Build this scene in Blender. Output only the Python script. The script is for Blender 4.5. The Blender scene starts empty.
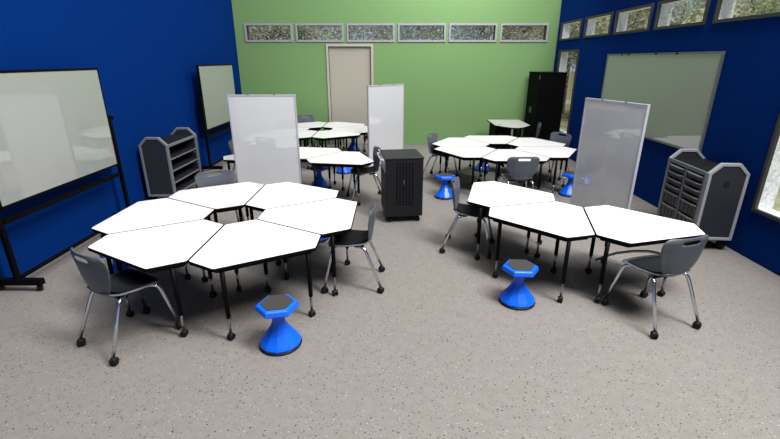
import bpy, bmesh, math, random
from mathutils import Vector, Matrix
random.seed(7)
S = bpy.context.scene
COL = S.collection
PI = math.pi
R = math.radians

# ------------------------------------------------------------------ materials
def new_mat(name):
    m = bpy.data.materials.new(name); m.use_nodes = True
    return m, m.node_tree, m.node_tree.nodes['Principled BSDF']

def mat(name, col, rough=0.5, metal=0.0, spec=0.5, coat=0.0, coat_rough=0.03, coat_ior=1.5, bump=0.0, bscale=200.0, var=0.0, vscale=6.0):
    m, nt, b = new_mat(name)
    b.inputs['Base Color'].default_value = (*col, 1)
    b.inputs['Roughness'].default_value = rough
    b.inputs['Metallic'].default_value = metal
    b.inputs['Specular IOR Level'].default_value = spec
    b.inputs['Coat Weight'].default_value = coat
    b.inputs['Coat Roughness'].default_value = coat_rough
    b.inputs['Coat IOR'].default_value = coat_ior
    tc = nt.nodes.new('ShaderNodeTexCoord')
    if var > 0:
        n = nt.nodes.new('ShaderNodeTexNoise'); n.inputs['Scale'].default_value = vscale; n.inputs['Detail'].default_value = 4
        r = nt.nodes.new('ShaderNodeValToRGB')
        r.color_ramp.elements[0].position = 0.3; r.color_ramp.elements[1].position = 0.7
        r.color_ramp.elements[0].color = (*[c * (1 - var) for c in col], 1)
        r.color_ramp.elements[1].color = (*[min(1, c * (1 + var)) for c in col], 1)
        nt.links.new(tc.outputs['Object'], n.inputs['Vector']); nt.links.new(n.outputs['Fac'], r.inputs['Fac'])
        nt.links.new(r.outputs['Color'], b.inputs['Base Color'])
    if bump > 0:
        n2 = nt.nodes.new('ShaderNodeTexNoise'); n2.inputs['Scale'].default_value = bscale
        bp = nt.nodes.new('ShaderNodeBump'); bp.inputs['Strength'].default_value = bump; bp.inputs['Distance'].default_value = 0.002
        nt.links.new(tc.outputs['Object'], n2.inputs['Vector']); nt.links.new(n2.outputs['Fac'], bp.inputs['Height'])
        nt.links.new(bp.outputs['Normal'], b.inputs['Normal'])
    return m

def floor_mat():
    m, nt, b = new_mat('speckled_vinyl')
    tc = nt.nodes.new('ShaderNodeTexCoord'); L = nt.links.new
    base = nt.nodes.new('ShaderNodeTexNoise'); base.inputs['Scale'].default_value = 14; base.inputs['Detail'].default_value = 6
    L(tc.outputs['Object'], base.inputs['Vector'])
    r0 = nt.nodes.new('ShaderNodeValToRGB')
    r0.color_ramp.elements[0].position = .3; r0.color_ramp.elements[0].color = (0.162, 0.149, 0.138, 1)
    r0.color_ramp.elements[1].position = .7; r0.color_ramp.elements[1].color = (0.184, 0.169, 0.157, 1)
    L(base.outputs['Fac'], r0.inputs['Fac'])
    prev = r0.outputs['Color']
    for sc, thr, col, keep in ((30, .17, (0.040, 0.036, 0.033, 1), .5), (34, .15, (0.31, 0.30, 0.285, 1), .34), (52, .22, (0.078, 0.070, 0.064, 1), .6), (60, .2, (0.24, 0.23, 0.218, 1), .45)):
        v = nt.nodes.new('ShaderNodeTexVoronoi'); v.inputs['Scale'].default_value = sc
        L(tc.outputs['Object'], v.inputs['Vector'])
        lt = nt.nodes.new('ShaderNodeMath'); lt.operation = 'LESS_THAN'; lt.inputs[1].default_value = thr
        L(v.outputs['Distance'], lt.inputs[0])
        sep = nt.nodes.new('ShaderNodeSeparateColor'); L(v.outputs['Color'], sep.inputs['Color'])
        l2 = nt.nodes.new('ShaderNodeMath'); l2.operation = 'LESS_THAN'; l2.inputs[1].default_value = keep
        L(sep.outputs['Red'], l2.inputs[0])
        mu = nt.nodes.new('ShaderNodeMath'); mu.operation = 'MULTIPLY'; L(lt.outputs[0], mu.inputs[0]); L(l2.outputs[0], mu.inputs[1])
        mx = nt.nodes.new('ShaderNodeMixRGB'); mx.inputs['Color2'].default_value = col
        L(mu.outputs[0], mx.inputs['Fac']); L(prev, mx.inputs['Color1']); prev = mx.outputs['Color']
    L(prev, b.inputs['Base Color'])
    b.inputs['Roughness'].default_value = .7; b.inputs['Specular IOR Level'].default_value = .25
    return m

def glass_mat():
    m = bpy.data.materials.new('window_glass'); m.use_nodes = True
    nt = m.node_tree; nt.nodes.clear()
    o = nt.nodes.new('ShaderNodeOutputMaterial'); mx = nt.nodes.new('ShaderNodeMixShader')
    t = nt.nodes.new('ShaderNodeBsdfTransparent'); t.inputs['Color'].default_value = (.93, .95, .95, 1)
    g = nt.nodes.new('ShaderNodeBsdfGlossy'); g.inputs['Roughness'].default_value = .02
    mx.inputs[0].default_value = .05
    nt.links.new(t.outputs[0], mx.inputs[1]); nt.links.new(g.outputs[0], mx.inputs[2])
    nt.links.new(mx.outputs[0], o.inputs['Surface'])
    return m

def speckle_mat(name, c0, c1, scale, rough=.8):
    m, nt, b = new_mat(name)
    tc = nt.nodes.new('ShaderNodeTexCoord'); n = nt.nodes.new('ShaderNodeTexNoise'); n.inputs['Scale'].default_value = scale; n.inputs['Detail'].default_value = 5
    r = nt.nodes.new('ShaderNodeValToRGB'); r.color_ramp.elements[0].position = .35; r.color_ramp.elements[1].position = .6
    r.color_ramp.elements[0].color = (*c0, 1); r.color_ramp.elements[1].color = (*c1, 1)
    nt.links.new(tc.outputs['Object'], n.inputs['Vector']); nt.links.new(n.outputs['Fac'], r.inputs['Fac']); nt.links.new(r.outputs['Color'], b.inputs['Base Color'])
    b.inputs['Roughness'].default_value = rough
    return m

M = {
 'floor': floor_mat(),
 'blue_wall': mat('blue_wall_paint', (0.0003, 0.023, 0.150), .9, spec=.04),
 'green_wall': mat('green_wall_paint', (0.165, 0.29, 0.118), .85, spec=.12),
 'door': mat('door_beige', (0.37,0.355,0.295), .6, spec=.2, var=.03, vscale=60),
 'door_trim': mat('door_trim_paint', (0.42,0.385,0.36), .5, spec=.3),
 'win_light': speckle_mat('window_trim_light', (.22, .22, .25), (.33, .33, .37), 60, .5),
 'win_dark': mat('window_trim_dark', (0.034, 0.033, 0.032), .5),
 'plaster': speckle_mat('white_stone_reveal', (.62, .64, .66), (.90, .91, .92), 38),
 'jamb_dark': mat('window_jamb_dark', (0.05, 0.05, 0.055), .5),
 'glass': glass_mat(),
 'top': mat('white_markerboard_laminate', (0.70, 0.70, 0.70), .22, spec=.5),
 'band': mat('black_edge_band', (0.002, 0.002, 0.0022), .6, spec=.06),
 'black': mat('black_powder_coat', (0.0018, 0.0018, 0.0022), .5, spec=.08),
 'cab_black': mat('cabinet_black', (0.0018, 0.0018, 0.002), .7, spec=.05),
 'cart_black': mat('cart_black_steel', (0.009, 0.009, 0.011), .45, spec=.2, bump=.15, bscale=500),
 'cart_top': mat('cart_top_dark_grey', (0.018, 0.0185, 0.020), .5, spec=.3),
 'hole': mat('vent_shadow_black', (0.001, 0.001, 0.001), .9, spec=0),
 'rubber': mat('black_rubber', (0.005, 0.005, 0.0055), .55, spec=.25),
 'chrome': mat('chrome_tube', (0.62, 0.65, 0.70), .16, metal=1.0),
 'steel': mat('satin_grey_steel', (0.36, 0.37, 0.39), .3, metal=1.0),
 'shell': mat('charcoal_plastic', (0.070, 0.078, 0.100), .42, spec=.4, bump=.12, bscale=350),
 'seat_pad': mat('near_black_textured_plastic', (0.007, 0.0075, 0.009), .65, spec=.15, bump=.25, bscale=400),
 'blue': mat('blue_stool_plastic', (0.002, 0.105, 0.72), .32, spec=.45),
 'stool_pad': mat('dark_grey_stool_pad', (0.040, 0.038, 0.037), .7, spec=.2, bump=.2, bscale=400),
 'board': mat('glossy_whiteboard_steel', (0.31, 0.32, 0.305), .30, spec=.5, coat=1.0, coat_rough=.015, coat_ior=1.9),
 'divider': mat('glossy_divider_surface', (0.60, 0.61, 0.63), .30, spec=.5, coat=1.0, coat_rough=.015, coat_ior=1.9),
 'alu': mat('brushed_aluminium', (0.46, 0.47, 0.52), .35, metal=.25),
 'alu_dark': mat('grey_anodised_frame', (0.20, 0.20, 0.20), .4, metal=.6),
 'shelf_body': mat('charcoal_laminate', (0.022, 0.024, 0.031), .55, spec=.2),
 'shelf_edge': mat('mid_grey_edge_moulding', (0.150, 0.160, 0.185), .45, spec=.4),
 'shelf_edge2': mat('pale_grey_edge_moulding', (0.27, 0.285, 0.31), .45, spec=.4),
 'tray': mat('smoky_grey_tray', (0.050, 0.050, 0.053), .35, spec=.5),
 'tray_lip': mat('light_grey_tray_lip', (0.17, 0.17, 0.175), .4, spec=.5),
 'desk': mat('pale_grey_desk_laminate', (0.40, 0.42, 0.40), .3, spec=.4),
 'panel_grey': mat('light_grey_panel', (0.42, 0.43, 0.44), .4, spec=.4),
 'badge': mat('blue_badge', (0.004, 0.03, 0.30), .4),
 'grass': mat('dry_grass', (0.30, 0.29, 0.15), .9, var=.35, vscale=1.5, spec=.1),
 'road': mat('pinkish_pavement', (0.50, 0.40, 0.36), .9, var=.1, spec=.1),
 'leaf': mat('olive_leaves', (0.50, 0.50, 0.30), .7, var=.5, vscale=1.2, spec=.15),
 'leaf2': mat('grey_green_leaves', (0.42, 0.42, 0.29), .7, var=.5, vscale=1.2, spec=.15),
 'bark': mat('tree_bark', (0.12, 0.095, 0.07), .9, var=.3, vscale=8),
}

# ------------------------------------------------------------------ mesh builder
class MB:
    def __init__(s): s.v = []; s.f = []; s.mi = []; s.sm = []
    def add(s, vs, fs, mi=0, smooth=False):
        o = len(s.v); s.v += [tuple(v) for v in vs]
        for f in fs: s.f.append(tuple(i + o for i in f)); s.mi.append(mi); s.sm.append(smooth)
        return s
    def box(s, x0, x1, y0, y1, z0, z1, mi=0):
        vs = [(x, y, z) for x in (x0, x1) for y in (y0, y1) for z in (z0, z1)]
        return s.add(vs, [(0, 1, 3, 2), (4, 6, 7, 5), (0, 4, 5, 1), (2, 3, 7, 6), (0, 2, 6, 4), (1, 5, 7, 3)], mi)
    def prism(s, poly, z0, z1, mi=0, axis='z', top_mi=None):
        n = len(poly)
        def p(a, b, c):
            return (a, b, c) if axis == 'z' else ((a, c, b) if axis == 'y' else (c, a, b))
        vs = [p(a, b, z0) for a, b in poly] + [p(a, b, z1) for a, b in poly]
        s.add(vs, [(i, (i + 1) % n, n + (i + 1) % n, n + i) for i in range(n)], mi)
        s.add(vs, [tuple(range(n - 1, -1, -1))], mi)
        s.add(vs, [tuple(range(n, 2 * n))], mi if top_mi is None else top_mi)
        return s
    def ringprism(s, outer, inner, z0, z1, axis='z', mi=0):
        n = len(outer)
        def p(q, c):
            a, b = q
            return (a, b, c) if axis == 'z' else ((a, c, b) if axis == 'y' else (c, a, b))
        vs = [p(q, z0) for q in outer] + [p(q, z0) for q in inner] + [p(q, z1) for q in outer] + [p(q, z1) for q in inner]
        fs = []
        for i in range(n):
            j = (i + 1) % n
            fs += [(i, j, n + j, n + i), (2 * n + i, 3 * n + i, 3 * n + j, 2 * n + j), (i, 2 * n + i, 2 * n + j, j), (n + i, n + j, 3 * n + j, 3 * n + i)]
        return s.add(vs, fs, mi)
    def tube(s, pts, r, n=10, mi=0, cap=True):
        pts = [Vector(p) for p in pts]; rings = []
        t0 = (pts[1] - pts[0]).normalized()
        up = Vector((0, 0, 1)) if abs(t0.z) < .9 else Vector((1, 0, 0))
        nrm = (up - t0 * up.dot(t0)).normalized()
        for i, p in enumerate(pts):
            if i == 0: t = t0
            elif i == len(pts) - 1: t = (pts[i] - pts[i - 1]).normalized()
            else: t = ((pts[i + 1] - p).normalized() + (p - pts[i - 1]).normalized()).normalized()
            nrm = (nrm - t * nrm.dot(t)).normalized(); b = t.cross(nrm)
            rr = r[i] if isinstance(r, (list, tuple)) else r
            rings.append([p + nrm * math.cos(2 * PI * k / n) * rr + b * math.sin(2 * PI * k / n) * rr for k in range(n)])
        vs = [v for g in rings for v in g]
        fs = [(i * n + k, i * n + (k + 1) % n, (i + 1) * n + (k + 1) % n, (i + 1) * n + k) for i in range(len(pts) - 1) for k in range(n)]
        s.add(vs, fs, mi, True)
        if cap: s.add(vs, [tuple(range(n - 1, -1, -1)), tuple(range((len(pts) - 1) * n, len(pts) * n))], mi)
        return s
    def lathe(s, prof, n=24, c=(0, 0), mi=0, smooth=True, flute=0.0, caps=True):
        vs = []
        for r, z in prof:
            for k in range(n):
                a = 2 * PI * k / n; rr = r * (1 - (flute if k % 2 else 0) * (1 if .05 < r < .16 else 0))
                vs.append((c[0] + rr * math.cos(a), c[1] + rr * math.sin(a), z))
        m = len(prof)
        s.add(vs, [(i * n + k, i * n + (k + 1) % n, (i + 1) * n + (k + 1) % n, (i + 1) * n + k) for i in range(m - 1) for k in range(n)], mi, smooth)
        if caps: s.add(vs, [tuple(range(n - 1, -1, -1)), tuple(range((m - 1) * n, m * n))], mi)
        return s
    def build(s, name, mats, parent=None, bevel=0, seg=2, subsurf=0, solidify=0, loc=None, rot=None):
        me = bpy.data.meshes.new(name); me.from_pydata(s.v, [], s.f)
        for m in (mats if isinstance(mats, (list, tuple)) else [mats]): me.materials.append(M[m])
        for p, mi, sm in zip(me.polygons, s.mi, s.sm): p.material_index = mi; p.use_smooth = sm
        bm = bmesh.new(); bm.from_mesh(me); bmesh.ops.remove_doubles(bm, verts=bm.verts, dist=1e-5)
        bmesh.ops.recalc_face_normals(bm, faces=bm.faces); bm.to_mesh(me); bm.free()
        o = bpy.data.objects.new(name, me); COL.objects.link(o)
        if parent: o.parent = parent
        if loc: o.location = loc
        if rot: o.rotation_euler = rot
        if solidify:
            m = o.modifiers.new('solid', 'SOLIDIFY'); m.thickness = solidify; m.offset = -1
        if bevel:
            m = o.modifiers.new('bevel', 'BEVEL'); m.width = bevel; m.segments = seg; m.limit_method = 'ANGLE'; m.angle_limit = R(40)
        if subsurf:
            m = o.modifiers.new('sub', 'SUBSURF'); m.levels = subsurf; m.render_levels = subsurf
        return o

def tag(o, label, cat, group=None):
    o['label'] = label; o['category'] = cat
    if group: o['group'] = group
    return o
def thing(name, label, cat, loc=(0, 0, 0), rz=0, group=None):
    o = bpy.data.objects.new(name, None); o.empty_display_size = .1; COL.objects.link(o)
    o.location = loc; o.rotation_euler = (0, 0, rz)
    return tag(o, label, cat, group)
def struct(o): o['kind'] = 'structure'; return o
def dup(root, loc, rz, label=None, group=None):
    def cp(o, par):
        c = o.copy(); COL.objects.link(c)
        if par: c.parent = par
        for ch in kids.get(o.name, []): cp(ch, c)
        return c
    kids = {}
    for o in bpy.data.objects:
        if o.parent: kids.setdefault(o.parent.name, []).append(o)
    r = cp(root, None); r.location = loc; r.rotation_euler = (0, 0, rz)
    if label: r['label'] = label
    if group: r['group'] = group
    return r

# ------------------------------------------------------------------ camera
F, PITCH, YAW, CX, CH = 438.592, 0.349489, -0.0053095, 3.83645, 2.10784
cam = bpy.data.cameras.new('camera'); co = bpy.data.objects.new('camera', cam); COL.objects.link(co)
cam.sensor_width = 36; cam.lens = F / 780 * 36; cam.clip_start = .05; cam.clip_end = 300
co.location = (CX, 0, CH); co.rotation_euler = (PI / 2 - PITCH, 0, -YAW)
S.camera = co

# ------------------------------------------------------------------ room shell
W, D, HW, Y0, TH = 7.85, 11.574, 3.6, 0.9, .19
struct(MB().box(-.2, W + .2, .3, D + .2, -.1, 0).build('floor', 'floor'))
struct(MB().box(-TH, 0, Y0, D + TH, 0, HW).build('wall_left', 'blue_wall'))

def holes_wall(name, u0, u1, holes, axis, c0, c1, m):
    us = sorted({u0, u1, *[h[0] for h in holes], *[h[1] for h in holes]}); zs = sorted({0, HW, *[h[2] for h in holes], *[h[3] for h in holes]})
    b = MB()
    for i in range(len(us) - 1):
        run = None
        for j in range(len(zs) - 1):
            uc, zc = (us[i] + us[i + 1]) / 2, (zs[j] + zs[j + 1]) / 2
            solid = not any(h[0] < uc < h[1] and h[2] < zc < h[3] for h in holes)
            if solid and run is None: run = zs[j]
            if (not solid or j == len(zs) - 2) and run is not None:
                z1 = zs[j + 1] if solid else zs[j]
                if axis == 'y': b.box(us[i], us[i + 1], c0, c1, run, z1)
                else: b.box(c0, c1, us[i], us[i + 1], run, z1)
                run = None
    return struct(b.build(name, m))

BW = [(0.24 + i * 1.2413, 0.24 + i * 1.2413 + 1.166, 2.513, 2.928) for i in range(6)]
DOOR = (2.255, 3.305, 0.0, 2.413)
holes_wall('wall_back', 0, W, BW + [DOOR], 'y', D, D + TH, 'green_wall')
RW = [(10.16, 11.34, 2.53, 2.925), (8.79, 9.95, 2.53, 2.925), (7.47, 8.63, 2.53, 2.925), (6.16, 7.32, 2.53, 2.925), (4.84, 6.0, 2.53, 2.925)]
TW = [(10.09, 11.26, .46, 2.315), (3.46, 4.64, .53, 2.315)]
holes_wall('wall_right', Y0, D + TH, RW + TW, 'x', W, W + TH, 'blue_wall')

def rect(a0, a1, b0, b1): return [(a0, b0), (a1, b0), (a1, b1), (a0, b1)]
wn = 0
for (x0, x1, z0, z1) in BW:
    wn += 1; t = .045
    o = struct(MB().ringprism(rect(x0, x1, z0, z1), rect(x0 + t, x1 - t, z0 + t, z1 - t), D - .03, D + .015, 'y').build('window_%d' % wn, 'win_light', bevel=.004))
    MB().ringprism(rect(x0 + .001, x1 - .001, z0 + .001, z1 - .001), rect(x0 + t, x1 - t, z0 + t, z1 - t), D + .016, D + TH, 'y').build('window_jamb', 'jamb_dark', o)
    MB().box(x0 + t - .01, x1 - t + .01, D + .12, D + .126, z0 + t - .01, z1 - t + .01).build('glass_pane', 'glass', o)
for (y0, y1, z0, z1) in RW + TW:
    wn += 1; t = .04
    o = struct(MB().ringprism(rect(y0, y1, z0, z1), rect(y0 + t, y1 - t, z0 + t, z1 - t), W - .03, W + .012, 'x').build('window_%d' % wn, 'win_dark', bevel=.004))
    MB().ringprism(rect(y0 + .001, y1 - .001, z0 + .001, z1 - .001), rect(y0 + .025, y1 - .025, z0 + .025, z1 - .025), W + .013, W + TH, 'x').build('window_reveal', 'plaster', o)
    MB().box(W + .17, W + .176, y0 + .02, y1 - .02, z0 + .02, z1 - .02).build('glass_pane', 'glass', o)
# door
x0, x1, _, z1 = DOOR
t = .055
struct(MB().prism([(x0 - t, 0), (x0 - t, z1 + t), (x1 + t, z1 + t), (x1 + t, 0), (x1, 0), (x1, z1), (x0, z1), (x0, 0)], D - .035, D + .1, axis='y').build('trim_1', 'door_trim', bevel=.004))
struct(MB().box(x0 + .003, x1 - .003, D + .055, D + .10, .008, z1 - .004).build('door_1', 'door', bevel=.003))

# ------------------------------------------------------------------ shared small parts
def caster_mb(x, y, r=.030, yaw=0.0, stem=.075):
    b = MB(); c, s = math.cos(yaw), math.sin(yaw)
    for d in (-.014, .014):
        p0 = (x + c * (d - .008), y + s * (d - .008), r); p1 = (x + c * (d + .008), y + s * (d + .008), r)
        pm0 = (x + c * (d - .005), y + s * (d - .005), r); pm1 = (x + c * (d + .005), y + s * (d + .005), r)
        b.tube([p0, pm0, pm1, p1], [r * .82, r, r, r * .82], 14)
    b.tube([(x, y, r * .6), (x, y, r * 1.5), (x, y, r * 2.05)], [r * .72, r * .85, r * .45], 10)
    b.tube([(x, y, r * 1.9), (x, y, stem)], .008, 8)
    return b

# ------------------------------------------------------------------ petal tables
TZ = .6486
r0, rs, ro, hc = .2567, 1.1033, 1.2059, .4060
XC = .804
def petal_poly():
    ct, st = math.cos(R(30)), math.sin(R(30))
    return [(r0, -r0 * st / ct), (rs * ct, -rs * st), (ro, -hc), (ro, hc), (rs * ct, rs * st), (r0, r0 * st / ct)]
def inset(poly, d):
    n = len(poly); out = []
    for i in range(n):
        p0, p, p1 = Vector(poly[i - 1]), Vector(poly[i]), Vector(poly[(i + 1) % n])
        e0, e1 = (p - p0).normalized(), (p1 - p).normalized()
        n0, n1 = Vector((-e0.y, e0.x)), Vector((-e1.y, e1.x))
        q = (n0 + n1); q = q / (1 + n0.dot(n1)); out.append(tuple(p + q * d))
    return out
def rounded(poly, r, seg=4):
    n = len(poly); out = []
    for i in range(n):
        p0, p, p1 = Vector(poly[i - 1]), Vector(poly[i]), Vector(poly[(i + 1) % n])
        a = p + (p0 - p).normalized() * r; b = p + (p1 - p).normalized() * r
        for k in range(seg + 1):
            t = k / seg; out.append(tuple(a * (1 - t) ** 2 + p * 2 * t * (1 - t) + b * t * t))
    return out
LEGS = {'sym': [(.37, -.34), (.37, .34), (-.24, .12), (-.40, -.12)],
        'half': [(.37, -.28), (.37, .41), (-.165, .09), (-.38, -.21)],
        'offset': [(.37, -.34), (.37, .02), (-.14, .31), (-.40, -.15)],
        'left': [(.24, .485), (.29, -.18), (-.30, .166), (-.46, -.155)],
        'right': [(.235, -.485), (.29, .18), (-.30, -.166), (-.46, .155)]}
def make_table(pattern, label, group):
    t = thing('petal_table', label, 'table', group=group)
    base = [(x - XC, y) for x, y in petal_poly()]
    outer = inset(base, .005)
    o1 = rounded(outer, .022); i1 = inset(o1, .0045)
    MB().prism(i1, TZ - .012, TZ).build('tabletop', 'top', t)
    MB().prism(o1, TZ - .027, TZ - .0015).build('edge_band', 'band', t)
    fr = rounded(inset(outer, .045), .02)
    MB().ringprism(fr, inset(fr, .035), TZ - .060, TZ - .0275).build('under_frame', 'black', t)
    for i, (x, y) in enumerate(LEGS[pattern]):
        l = MB().tube([(x, y, TZ - .034), (x, y, .20)], .0185, 12).build('leg', 'black', t)
        MB().tube([(x, y, .205), (x, y, .068)], .0115, 10).build('leg_tube', 'steel', l)
        caster_mb(x, y, .029, .6 + i * 1.3).build('caster', 'rubber', l)
    return t
PROT = {}
def table(center, axis, pattern, label, group):
    a = R(axis); loc = (center[0] + XC * math.cos(a), center[1] + XC * math.sin(a), 0)
    if pattern not in PROT:
        PROT[pattern] = make_table(pattern, label, group); o = PROT[pattern]
        o.location = loc; o.rotation_euler = (0, 0, a)
        return o
    return dup(PROT[pattern], loc, a, label, group)

RA, RD, RC, RB, RE = (2.2568, 4.1583), (5.9227, 4.6842), (5.8006, 7.8394), (2.222, 9.9231), (3.1786, 7.6198)
gA, gB, gC, gD, gE = 'tables of the front left ring', 'tables of the rear left ring', 'tables of the rear right ring', 'tables of the front right half ring', 'tables of the row behind the left divider'
for k, l in enumerate(['white table at near left of front left ring, charcoal chair pulled up to it',
    'white six-sided table nearest the camera in front left ring, just behind the near blue stool',
    'white table at right end of front left ring, where a charcoal chair faces left',
    'white table at back right of front left ring, before the big white divider',
    'white table at back left of front left ring, chair back showing behind it',
    'white six-sided table at left end of front left ring, closest to the large mobile whiteboard']):
    table(RA, 240.02 + 60 * k, ('left', 'sym', 'right', 'right', 'sym', 'left')[k], l, gA)
for k, l in enumerate(['white table at left of front right half ring, charcoal chair on its left',
    'white table in the middle of front right half ring, behind a blue stool',
    'white six-sided table at right of front right half ring, above the large near chair']):
    table(RD, 165.384 + 60 * k, ('left', 'half', 'right')[k], l, gD)
for k, l in enumerate(['white six-sided table at near left of rear right ring, above a blue stool',
    'white table at near side of rear right ring, partly behind a charcoal chair back',
    'white six-sided table at right end of rear right ring, beside the grey tilted divider',
    'white six-sided table at back right of rear right ring, with a chair back behind it',
    'white six-sided table at the far side of rear right ring, nearest the teacher desk',
    'white six-sided table at far left of rear right ring, where a chair faces right']):
    table(RC, 209.924 + 60 * k, ('left', 'sym', 'right', 'right', 'sym', 'offset')[k], l, gC)
for k, l in enumerate(['white six-sided table at near left of rear left ring, partly hidden by the large divider',
    'white six-sided table at near right of rear left ring, above a dark blue stool',
    'white six-sided table at right end of rear left ring, partly behind the narrow-looking divider',
    'white six-sided table at far right of rear left ring, in front of the beige door',
    'white six-sided table at far left of rear left ring, with a chair back behind it',
    'white six-sided table at left end of rear left ring, hidden behind the large divider']):
    table(RB, 239.599 + 60 * k, ('left', 'sym', 'sym', 'right', 'sym', 'right')[k], l, gB)
table(RE, 200.807, 'left', 'white table in middle of the row behind the large divider, right half showing', gE)
table(RE, 260.807, 'sym', 'white table at right end of the middle row, left of the black cart', gE)
table((1.806, 7.815), 260.807, 'sym', 'white table at left end of middle row, its corner showing left of large divider', gE)

# curved bar under the right table of the front right half ring
tD3 = [o for o in bpy.data.objects if o.get('label', '').startswith('white six-sided table at right of front right half')][0]
def to_local(o, p):
    a = -o.rotation_euler[2]; d = Vector(p) - o.location
    return (d.x * math.cos(a) - d.y * math.sin(a), d.x * math.sin(a) + d.y * math.cos(a), d.z)
pts = [(5.925, 4.10, .175), (5.99, 4.06, .235), (6.07, 3.99, .305), (6.17, 3.90, .365), (6.27, 3.82, .400), (6.33, 3.765, .405), (6.352, 3.74, .385), (6.357, 3.735, .33)]
MB().tube([to_local(tD3, p) for p in pts], .013, 10).build('brace_bar', 'steel', tD3)

# ------------------------------------------------------------------ chairs
def grid(nu, nv, fn, skip=None):
    vs = [fn(-1 + 2 * i / nu, j / nv) for j in range(nv + 1) for i in range(nu + 1)]
    fs = [(j * (nu + 1) + i, j * (nu + 1) + i + 1, (j + 1) * (nu + 1) + i + 1, (j + 1) * (nu + 1) + i) for j in range(nv) for i in range(nu) if not (skip and skip(i, j))]
    return vs, fs
def lerp(tab, t):
    for (a, b), (c, d) in zip(tab, tab[1:]):
        if t <= c: return b + (d - b) * (t - a) / (c - a)
    return tab[-1][1]
def seat_pt(u, v, k=1.0, dz=0.0):
    w = lerp([(0, .165), (.06, .205), (.2, .222), (.5, .215), (.8, .185), (.93, .155), (1, .11)], v) * k
    y = lerp([(0, .245), (1, -.180)], .5 + (v - .5) * k)
    y -= .018 * u * u * (1 if v < .3 else 0) * (1 - v / .3) if v < .3 else 0
    z = .482 - .008 * v - .016 * math.sin(PI * min(1, v * 1.05)) * (1 - u * u) + .016 * u * u * v + (.030 * ((v - .8) / .2) ** 2 if v > .8 else 0)
    if v < .12: z -= .020 * ((.12 - v) / .12) ** 2
    return (w * u, y, z + dz)
def back_pt(u, t):
    w = lerp([(0, .055), (.04, .092), (.1, .128), (.2, .164), (.35, .195), (.55, .218), (.78, .232), (.92, .228), (.97, .210), (1, .178)], t)
    z = .458 + .368 * t - .012 * u * u * (1 if t > .9 else 0)
    y = lerp([(0, -.130), (.12, -.165), (.4, -.185), (1, -.215)], t) + .045 * u * u * (.35 + .65 * min(1, t * 1.6))
    if abs(u) < .72 and .08 < t < .95: y -= .006
    return (w * u, y, z)
def make_chair(label, group):
    c = thing('classroom_chair', label, 'chair', group=group)
    b = MB(); b.add(*grid(10, 14, seat_pt), smooth=True); b.build('seat', 'shell', c, solidify=.014, subsurf=1)
    b = MB(); b.add(*grid(10, 10, lambda u, v: seat_pt(u, v, .86, .0035)), smooth=True); b.build('seat_pad', 'seat_pad', c, subsurf=1)
    hole = lambda i, j: j in (20, 21) and 5 <= i <= 10
    b = MB(); b.add(*grid(16, 24, back_pt, hole), smooth=True); b.build('backrest', 'shell', c, solidify=-.012, subsurf=1)
    MB().box(-.155, .155, -.11, -.085, .444, .462).box(-.155, .155, .10, .125, .442, .460).build('under_rail', 'black', c, bevel=.003)
    for sx in (-1, 1):
        for path in ([(.13, -.02, .450), (.155, -.085, .446), (.175, -.118, .430), (.186, -.138, .394), (.228, -.268, .066)],
                     [(.13, .06, .452), (.155, .145, .448), (.180, .180, .432), (.190, .194, .396), (.228, .268, .066)]):
            # smooth bend
            p = [Vector((sx * a, y, z)) for a, y, z in path]
            sm = [p[0]]
            for i in range(1, len(p) - 1):
                q0, q1, q2 = p[i - 1].lerp(p[i], .7), p[i], p[i].lerp(p[i + 1], .3)
                sm += [q0, q0.lerp(q1, .5).lerp(q1.lerp(q2, .5), .5), q2]
            sm.append(p[-1])
            l = MB().tube(sm, .0138, 12).build('leg', 'chrome', c)
            e = p[-1]
            caster_mb(e.x, e.y, .031, .5 * sx + (1 if e.y > 0 else 0), .075).build('caster', 'rubber', l)
    return c
CH0 = []
def chair(x, y, facing, label, group='charcoal classroom chairs'):
    rz = R(facing - 90)
    if not CH0:
        CH0.append(make_chair(label, group)); CH0[0].location = (x, y, 0); CH0[0].rotation_euler = (0, 0, rz); return CH0[0]
    return dup(CH0[0], (x, y, 0), rz, label, group)
CHAIRS = [
 (1.737, 3.000, 60, 'charcoal chair on chrome casters at near left of front left ring, seen from behind'),
 (1.740, 5.095, 300, 'grey chair at the back of front left ring, only its top with handhold showing'),
 (3.460, 3.950, 180, 'charcoal chair at the right end of front left ring, facing left'),
 (4.736, 4.800, -15.4, 'charcoal chair left of the front right half ring, facing right'),
 (6.078, 3.330, 108, 'large charcoal chair nearest the camera on the right, its back towards us'),
 (5.700, 6.325, 91, 'charcoal chair at near side of rear right ring, shield-shaped back towards us'),
 (4.732, 8.077, -28, 'charcoal chair at left end of rear right ring, facing right'),
 (6.845, 8.175, 212, 'charcoal chair behind the right side of rear right ring, in front of the black cabinet'),
 (6.830, 9.660, 165, 'dark chair beside the teacher desk, against the black cabinet'),
 (1.767, 10.900, 300, 'charcoal chair at far side of rear left ring, top edge showing right of large divider'),
 (3.430, 6.720, 195, 'charcoal chair right of the middle row, partly behind the black cart'),
 (3.420, 9.930, 180, 'charcoal chair at right end of rear left ring, mostly hidden by the rear divider'),
 (1.330, 7.500, 320, 'charcoal chair behind left end of middle row, a sliver left of the large divider'),
]
for x, y, f, l in CHAIRS: chair(x, y, f, l)

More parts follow.
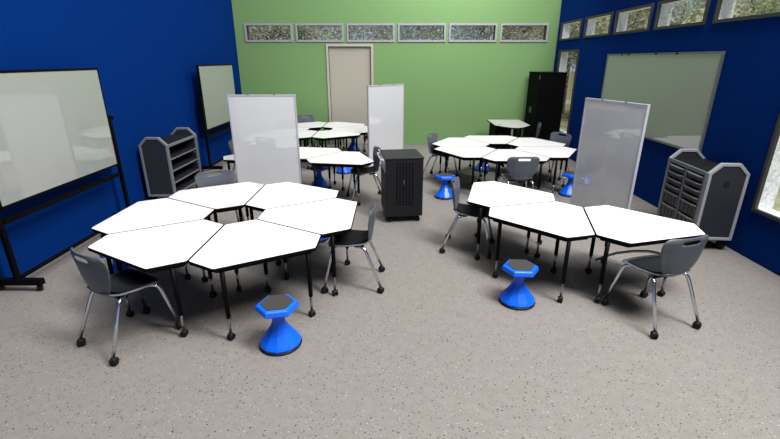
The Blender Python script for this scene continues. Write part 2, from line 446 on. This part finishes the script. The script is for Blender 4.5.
# ------------------------------------------------------------------ stools
def hexa(r, a0=0): return [(r * math.cos(a0 + k * PI / 3), r * math.sin(a0 + k * PI / 3)) for k in range(6)]
def make_stool(label, group):
    s = thing('wobble_stool', label, 'stool', group=group)
    MB().lathe([(.150, 0), (.163, .004), (.166, .014), (.160, .020)], 36).build('base_ring', 'rubber', s)
    MB().lathe([(.158, .016), (.161, .034), (.152, .054), (.126, .088), (.096, .128), (.070, .168), (.053, .205), (.046, .240), (.046, .285), (.055, .305), (.078, .318)], 22, smooth=False, flute=.035).build('pedestal', 'blue', s, bevel=.003)
    b = MB(); lo, mid, up = hexa(.135), hexa(.168), hexa(.158); ins = hexa(.132)
    vs = [(x, y, .312) for x, y in lo] + [(x, y, .326) for x, y in mid] + [(x, y, .364) for x, y in up] + [(x, y, .372) for x, y in ins]
    for lv in range(3): b.add(vs, [(lv * 6 + i, lv * 6 + (i + 1) % 6, lv * 6 + 6 + (i + 1) % 6, lv * 6 + 6 + i) for i in range(6)])
    b.add(vs, [tuple(range(5, -1, -1)), tuple(range(18, 24))])
    b.build('seat', 'blue', s, bevel=.007, seg=3)
    MB().prism(rounded(hexa(.128), .012), .3722, .377).build('seat_pad', 'stool_pad', s)
    return s
ST0 = []
for x, y, a, l in [
 (2.960, 2.915, 12, 'bright blue wobble stool standing alone nearest the camera, front left'),
 (4.992, 3.570, -4, 'bright blue wobble stool in front of the front right half ring'),
 (4.690, 6.860, 2, 'blue wobble stool at near left of rear right ring, behind a charcoal chair'),
 (2.560, 7.440, 8, 'blue wobble stool under the middle row, just right of the large divider'),
 (2.890, 8.520, 0, 'blue wobble stool behind the middle row, its cone base showing under the tabletop'),
 (2.880, 10.720, 15, 'dark blue wobble stool under the right side of rear left ring'),
 (5.670, 8.720, 20, 'blue wobble stool under the centre of rear right ring'),
 (6.77, 7.000, 5, 'blue wobble stool at right of rear right ring, beside the grey divider'),
 (2.880, 5.080, 0, 'blue wobble stool behind front left ring, glimpsed through a notch beside its right-hand chair'),
 (1.104, 3.955, 10, 'blue wobble stool tucked under left side of front left ring, behind a table leg')]:
    if not ST0:
        ST0.append(make_stool(l, 'blue wobble stools')); ST0[0].location = (x, y, 0); ST0[0].rotation_euler = (0, 0, R(a))
    else: dup(ST0[0], (x, y, 0), R(a), l, 'blue wobble stools')

# ------------------------------------------------------------------ mobile whiteboards on the left
def mobile_board(y0, y1, label):
    t = thing('mobile_whiteboard', label, 'whiteboard', (.23, (y0 + y1) / 2, 0), 0, 'mobile whiteboards by the left wall')
    h = (y1 - y0) / 2; zb, zt = .815, 2.010
    MB().box(.004, .016, -h + .03, h - .03, zb + .012, zt - .012).box(-.016, .004, -h + .03, h - .03, zb + .012, zt - .012).build('writing_surface', 'board', t)
    MB().ringprism(rect(-h + .025, h - .028, zb - .006, zt + .006), rect(-h + .05, h - .053, zb + .02, zt - .02), -.02, .02, 'x').build('frame', 'black', t, bevel=.003)
    for s in (-1, 1):
        y = s * h
        MB().box(-.02, .02, y - .022 + .01 * s, y + .022 + .01 * s, .12, 1.44).build('post', 'black', t, bevel=.003)
        MB().tube([(-.0, y + .03 * s, 1.41), (.0, y + .06 * s, 1.41)], [.03, .03], 16).tube([(0, y + .055 * s, 1.41), (0, y + .085 * s, 1.41)], [.014, .018], 12).build('pivot_knob', 'black', t)
        f = MB().box(-.235, .235, y - .03 + .01 * s, y + .03 + .01 * s, .065, .125).build('foot', 'black', t, bevel=.004)
        for xx in (-.19, .19): caster_mb(xx, y + .01 * s, .028, .4, .068).build('caster', 'rubber', f)
    MB().box(-.014, .014, -h + .03, h - .03, .665, .715).build('cross_rail', 'black', t, bevel=.003)
    MB().box(-.014, .014, -h + .03, h - .03, .105, .140).build('bottom_rail', 'black', t, bevel=.003)
    return t
mobile_board(3.765, 5.66, 'large black-framed mobile whiteboard at far left, closest to the camera')
mobile_board(8.53, 10.43, 'smaller-looking black-framed mobile whiteboard near the green wall, left of the large divider')

# ------------------------------------------------------------------ freestanding dividers
def divider(xa, ya, xb, yb, label):
    t = thing('room_divider', label, 'room divider', ((xa + xb) / 2, (ya + yb) / 2, 0), math.atan2(yb - ya, xb - xa), 'freestanding whiteboard dividers')
    h = math.hypot(xb - xa, yb - ya) / 2; z0, z1 = .03, 1.635
    MB().box(-h + .02, h - .02, -.013, .013, z0 + .02, z1 - .02).build('panel', 'divider', t)
    MB().ringprism(rect(-h, h, z0, z1), rect(-h + .022, h - .022, z0 + .022, z1 - .022), -.019, .019, 'y').build('frame', 'alu', t, bevel=.004)
    for s in (-1, 1):
        MB().box(s * (h - .12) - .02, s * (h - .12) + .02, -.10, .10, 0, .029).build('foot', 'alu', t, bevel=.004)
        MB().box(s * .19 - .014, s * .19 + .014, -.024, .024, z1 - .004, z1 + .008).build('top_clip', 'alu_dark', t, bevel=.002)
    return t
divider(1.462, 6.52, 2.437, 6.55, 'big white divider panel behind the front left ring of tables')
divider(3.35, 8.86, 4.07, 9.58, 'white divider panel in front of the green wall, right of the beige door')
divider(6.41, 6.03, 6.715, 5.07, 'grey-looking angled divider panel between right whiteboard and half ring of tables')

# ------------------------------------------------------------------ whiteboard on the right wall
t = thing('wall_whiteboard', 'large whiteboard fixed to the right blue wall between the windows', 'whiteboard', (W, 7.2, 0))
by0, by1 = -1.53, 1.50
MB().box(-.022, -.004, by0 + .02, by1 - .02, .965, 2.185).build('writing_surface', 'board', t)
MB().ringprism(rect(by0, by1, .945, 2.205), rect(by0 + .03, by1 - .03, .975, 2.175), -.032, -.002, 'x').build('frame', 'alu_dark', t, bevel=.003)
for y in (-.62, -.1, .72, .95): MB().box(-.038, -.03, y - .03, y + .03, 2.178, 2.20).build('map_clip', 'black', t, bevel=.002)

# ------------------------------------------------------------------ charcoal shelf and tray carts
def end_outline(w, z0, z1, ch=.115):
    return [(-w, z0), (w, z0), (w, z1 - ch), (w - ch, z1), (-w + ch, z1), (-w, z1 - ch)]
def end_panels(t, w, half, z0, z1, edge, emblem=False, near_mat='shelf_body'):
    for s in (-1, 1):
        o = inset(end_outline(w, z0, z1), 0); i = inset(end_outline(w, z0, z1), .035)
        p = MB().prism(inset(end_outline(w, z0, z1), .02), s * half - .014, s * half + .014, axis='y').build('end_panel', near_mat, t)
        MB().ringprism(o, i, s * half - .024, s * half + .024, 'y').build('edge_moulding', edge, p, bevel=.006, seg=3)
        if emblem and s < 0:
            b = MB(); n = 20
            oo = [(.032 * math.cos(2 * PI * k / n), .80 + .032 * math.sin(2 * PI * k / n)) for k in range(n)]
            ii = [(.022 * math.cos(2 * PI * k / n), .80 + .022 * math.sin(2 * PI * k / n)) for k in range(n)]
            b.ringprism(oo, ii, s * half - .017, s * half - .0135, 'y')
            b.prism([(-.012, .792), (.010, .788), (.012, .800), (.002, .812), (-.010, .808)], s * half - .0165, s * half - .0135, axis='y')
            b.build('emblem', 'seat_pad', p)
# left: open shelf cart, opening towards +x
t = thing('shelf_cart', 'charcoal shelf cart with chamfered grey ends and open shelves against the left wall', 'shelf', (.315, 6.92, 0))
w, half = .212, .49
end_panels(t, w, half, .135, 1.04, 'shelf_edge')
MB().box(-w + .02, -w + .035, -half, half, .15, .90).build('back_panel', 'shelf_body', t)
MB().box(-w + .01, w - .005, -half, half, .895, .925).build('top_board', 'seat_pad', t, bevel=.004)
MB().box(w - .008, w + .008, -half + .02, half - .02, .888, .930).build('front_edge', 'shelf_edge', t, bevel=.004)
for z in (.165, .34, .52, .70):
    sh = MB().box(-w + .03, w - .012, -half + .01, half - .01, z - .009, z + .009).build('shelf', 'shelf_body', t)
    MB().box(w - .013, w - .001, -half + .012, half - .012, z - .0095, z + .0095).build('shelf_lip', 'shelf_edge', sh, bevel=.003)
    if z > .2:
        b = MB()
        for yy in (half - .026,): b.box(-w + .04, w - .02, yy - .004, yy + .004, z - .075, z - .055).box(-w + .04, w - .02, yy - .004, yy + .004, z - .045, z - .03)
        b.build('shelf_runner', 'shelf_edge', sh)
for x in (-.15, .15):
    for y in (-.43, .43): caster_mb(x, y, .05, .3, .15).build('caster', 'rubber', t)
# right: tray cart, opening towards -x
t = thing('tray_cart', 'charcoal storage cart with two columns of trays and pale chamfered ends by right wall', 'storage cart', (7.585, 5.16, 0), R(-4.0))
w, half = .215, .41
end_panels(t, w, half, .135, 1.04, 'shelf_edge2', emblem=True)
MB().box(w - .035, w - .02, -half, half, .15, .90).build('back_panel', 'shelf_body', t)
MB().box(-w + .005, w - .01, -half, half, .895, .925).build('top_board', 'seat_pad', t, bevel=.004)
MB().box(-w - .008, -w + .01, -half + .02, half - .02, .885, .930).build('front_edge', 'shelf_edge', t, bevel=.004)
MB().box(-w + .02, w - .02, -half, half, .15, .168).build('bottom_board', 'shelf_body', t)
MB().box(-w - .004, w - .03, -.018, .018, .16, .895).build('divider_post', 'shelf_edge', t, bevel=.003)
for q in (-half + .02, half - .05): MB().box(-w - .006, -w + .02, q, q + .03, .16, .89).build('side_rail', 'shelf_edge', t, bevel=.003)
for sy in (-1, 1):
    yc = sy * .192; hw = .158
    z = .872
    for k, hgt in enumerate((.085, .085, .085, .085, .17, .19)):
        zt = z - .008; zb = z - hgt + .010
        b = MB().box(-w + .004, -w + .014, yc - hw, yc + hw, zb, zt - .012)
        b.box(-w + .01, w - .05, yc - hw, yc - hw + .008, zb, zt - .012).box(-w + .01, w - .05, yc + hw - .008, yc + hw, zb, zt - .012).box(-w + .01, w - .05, yc - hw, yc + hw, zb, zb + .006)
        if hgt > .1:
            for q in (-.08, 0, .08): b.box(-w - .002, -w + .004, yc + q - .012, yc + q + .012, zb + .015, zt - .04)
        tr = b.build('tray', 'tray', t, bevel=.003)
        MB().prism([(yc - hw - .004, -w + .01), (yc - hw - .004, -w - .012), (yc - .10, -w - .030), (yc + .10, -w - .030), (yc + hw + .004, -w - .012), (yc + hw + .004, -w + .01)], zt - .016, zt, axis='z').build('tray_lip', 'tray_lip', tr, bevel=.004)
        z -= hgt
# the lip polygon was laid out as (y, x): mirror it into place
for o in list(bpy.data.objects):
    if o.name.split('.')[0] == 'tray_lip':
        for v in o.data.vertices: v.co.x, v.co.y = v.co.y, v.co.x
        o.data.flip_normals()
for x in (-.15, .15):
    for y in (-.36, .36): caster_mb(x, y, .05, .3, .15).build('caster', 'rubber', t)

# ------------------------------------------------------------------ black charging cart
t = thing('charging_cart', 'black steel charging cart with perforated front standing alone in mid room', 'cart', (3.962, 5.945, 0), R(8))
hw, hd, z0, z1 = .252, .29, .085, .905
MB().box(-hw, hw, -hd + .014, hd, z0, z1 - .02).build('body', 'cart_black', t, bevel=.006)
MB().box(-hw - .006, hw + .006, -hd - .004, hd + .006, z1 - .022, z1).build('top_panel', 'cart_top', t, bevel=.006)
d = MB().box(-hw + .004, hw - .004, -hd - .004, -hd + .013, z0 + .012, z1 - .028)
for i in range(6):
    for j in range(17):
        x = -.105 + i * .042; z = .265 + j * .0345
        d.box(x - .0095, x + .0095, -hd - .0052, -hd - .0035, z - .0095, z + .0095, 1)
dr = d.build('front_door', ['cart_black', 'hole'], t)
MB().box(-.014, -.004, -hd - .010, -hd - .003, .545, .605).build('lock', 'steel', dr, bevel=.002)
MB().box(-hw - .010, -hw - .001, -hd + .03, hd - .06, .70, .865).build('side_plate', 'panel_grey', t, bevel=.003)
MB().tube([(-hw - .004, -hd + .05, .86), (-hw - .05, -hd + .05, .872), (-hw - .06, -hd + .08, .874), (-hw - .06, hd - .10, .874), (-hw - .05, hd - .07, .872), (-hw - .004, hd - .07, .86)], .011, 10).build('push_handle', 'alu', t)
MB().box(-hw - .004, -hw + .001, .02, .07, .64, .67).build('badge', 'badge', t)
for x in (-.195, .195):
    for y in (-.23, .23): caster_mb(x, y, .034, .3, .09).build('caster', 'rubber', t)

# ------------------------------------------------------------------ tall black cabinet
t = thing('storage_cabinet', 'tall black two-door storage cabinet in the back right corner', 'cabinet', (7.49, 10.91, 0))
MB().box(-.285, .305, -.42, .42, .03, 1.80).build('body', 'cab_black', t, bevel=.004)
MB().box(-.31, .312, -.43, .43, 1.80, 1.835).build('top_panel', 'cab_black', t, bevel=.004)
MB().box(-.27, .29, -.40, .40, 0, .03).build('plinth', 'cab_black', t)
for s in (-1, 1):
    d = MB().box(-.305, -.286, min(s * .003, s * .417), max(s * .003, s * .417), .05, 1.79).build('door', 'cab_black', t, bevel=.003)
    MB().box(-.326, -.306, s * .05 - .008, s * .05 + .008, .90, 1.04).build('handle', 'steel', d, bevel=.004)
for z in (.3, 1.68): MB().tube([(-.302, -.424, z), (-.302, -.424, z + .08)], .006, 8).build('hinge', 'steel', t)

# ------------------------------------------------------------------ teacher desk
t = thing('teacher_desk', 'pale grey bow-front teacher desk near the green wall beside the black cabinet', 'desk', (6.54, 10.45, 0))
poly = [(-.37, .55), (-.385, -.42)]
for k in range(1, 12):
    a = k / 12; poly.append((-.385 + .77 * a, -.42 - .40 * math.sin(PI * a)))
poly += [(.40, -.42), (.41, .55)]
MB().prism(poly, .693, .722).build('desktop', 'desk', t, bevel=.003)
MB().prism(inset(poly, -.002), .690, .716).build('edge_band', 'black', t)
MB().tube([(-.27, -.36, .70), (-.27, -.36, .7235)], .035, 20).build('cable_grommet', 'black', t)
MB().box(-.33, .02, -.30, .42, .04, .688).build('pedestal', 'cab_black', t, bevel=.004)
MB().box(-.335, .015, -.305, -.30, .38, .67).box(-.335, .015, -.305, -.30, .06, .36).build('drawer_front', 'black', t, bevel=.002)
MB().tube([(.10, -.30, .69), (.10, -.30, .03)], .035, 16).tube([(.10, -.30, .03), (.10, -.30, 0)], [.14, .15], 20).build('column_leg', 'shelf_body', t)
MB().box(.33, .37, .1, .45, 0, .69).build('rear_leg', 'black', t, bevel=.004)

# ------------------------------------------------------------------ outdoors
struct(MB().box(-30, 60, -10, 90, -.22, -.12).build('ground', 'grass'))
struct(MB().box(8.5, 55, 24.0, 26.5, -.119, -.10).build('road', 'road'))
def tree(x, y, h, r, zc, seed, label, leafm):
    rnd = random.Random(seed)
    t = thing('garden_tree', label, 'tree', (x, y, -.12), 0, 'trees outside the windows')
    b = MB().tube([(0, 0, 0), (.05, .03, h * .35), (-.04, .02, h * .48)], [.14, .10, .04], 8)
    for k in range(5):
        a = rnd.uniform(0, 2 * PI); b.tube([(0, 0, h * (.3 + .07 * k)), (math.cos(a) * r * .45, math.sin(a) * r * .45, h * (.42 + .08 * k))], [.03, .012], 6)
    b.build('trunk', 'bark', t)
    b = MB()
    cl = [(rnd.gauss(0, .45) * r, rnd.gauss(0, .45) * r, zc + rnd.gauss(0, .42) * r) for _ in range(34)]
    for _ in range(8500):
        c = rnd.choice(cl); q = Vector((c[0] + rnd.gauss(0, .2) * r, c[1] + rnd.gauss(0, .2) * r, max(.5, c[2] + rnd.gauss(0, .17) * r)))
        s = rnd.uniform(.03, .075); u = Vector((rnd.gauss(0, 1), rnd.gauss(0, 1), rnd.gauss(0, 1))).normalized(); v = u.orthogonal().normalized()
        b.add([q - u * s, q + v * s * .5, q + u * s, q - v * s * .5], [(0, 1, 2, 3)])
    b.build('foliage', leafm, t)
names = ['first', 'second', 'third', 'fourth', 'fifth', 'sixth']
for i in range(6):
    wx = 0.24 + i * 1.2413 + .58; k = 18.6 / 11.574 + .04 * (i % 2)
    tree(3.836 + (wx - 3.836) * k, 11.574 * k, 5.6, 1.75, 3.35 + .12 * (i % 3), 20 + i, 'leafy tree seen through the %s high window from the left in the green wall' % names[i], 'leaf' if i % 2 else 'leaf2')
for i, (y0, y1, _, _) in enumerate(RW):
    yc = (y0 + y1) / 2 - .05; k = (1.85, 1.95, 2.05, 2.2, 2.4)[i]
    tree(3.836 + 4.014 * k, yc * k, 5.8, 1.6, 3.3, 40 + i, 'leafy tree seen through the %s high window from the back in the right wall' % names[i], 'leaf2' if i % 2 else 'leaf')
tree(18.5, 47.0, 9, 4.0, 4.2, 60, 'distant tree seen through the tall window behind the black cabinet', 'leaf2')

# ------------------------------------------------------------------ light: open sky, soft high sun, two added area lights out of view
wd = bpy.data.worlds.new('sky'); S.world = wd; wd.use_nodes = True
nt = wd.node_tree; nt.nodes.clear(); L = nt.links.new
tc = nt.nodes.new('ShaderNodeTexCoord'); sp = nt.nodes.new('ShaderNodeSeparateXYZ'); L(tc.outputs['Generated'], sp.inputs[0])
rp = nt.nodes.new('ShaderNodeValToRGB'); e = rp.color_ramp.elements
e[0].position = .0; e[0].color = (.62, .70, .80, 1); e[1].position = 1.0; e[1].color = (.22, .218, .215, 1)
for p, c in ((.035, (.75, .95, 1.25, 1)), (.10, (.55, .80, 1.25, 1)), (.17, (.30, .34, .40, 1)), (.35, (.22, .222, .225, 1))): x = e.new(p); x.color = c
L(sp.outputs['Z'], rp.inputs['Fac'])
bg = nt.nodes.new('ShaderNodeBackground'); bg.inputs['Strength'].default_value = .62
L(rp.outputs['Color'], bg.inputs['Color'])
out = nt.nodes.new('ShaderNodeOutputWorld'); L(bg.outputs[0], out.inputs[0])
def area(name, loc, target, sx, sy, power, col=(1, 1, 1)):
    l = bpy.data.lights.new(name, 'AREA'); l.shape = 'RECTANGLE'; l.size = sx; l.size_y = sy; l.energy = power; l.color = col
    o = bpy.data.objects.new(name, l); COL.objects.link(o); o.location = loc
    o.rotation_euler = (Vector(target) - Vector(loc)).to_track_quat('-Z', 'Y').to_euler()
    return o
area('added_overhead_light', (7.4, 1.2, 8.0), (3.1, 4.2, 0), 1.8, 4.5, 1450, (1, .985, .97))  # added key light above the roofless room, favours front floor and left wall
area('added_overhead_light', (5.6, 9.3, 5.2), (3.9, 11.5, 3.0), 2.4, 0.8, 150, (1, .985, .97))  # added light near the back wall, brightens the top of the green paint
sl = bpy.data.lights.new('daylight', 'SUN'); sl.energy = 2.6; sl.angle = R(42); sl.color = (1, .985, .97)
so = bpy.data.objects.new('daylight', sl); COL.objects.link(so); so.location = (6, -3, 14)
so.rotation_euler = Vector((-.10, .04, -1)).to_track_quat('-Z', 'Y').to_euler()

S.view_settings.view_transform = 'Standard'; S.view_settings.look = 'None'
S.view_settings.exposure = 0.0; S.view_settings.gamma = 1.0; S.view_settings.use_curve_mapping = False
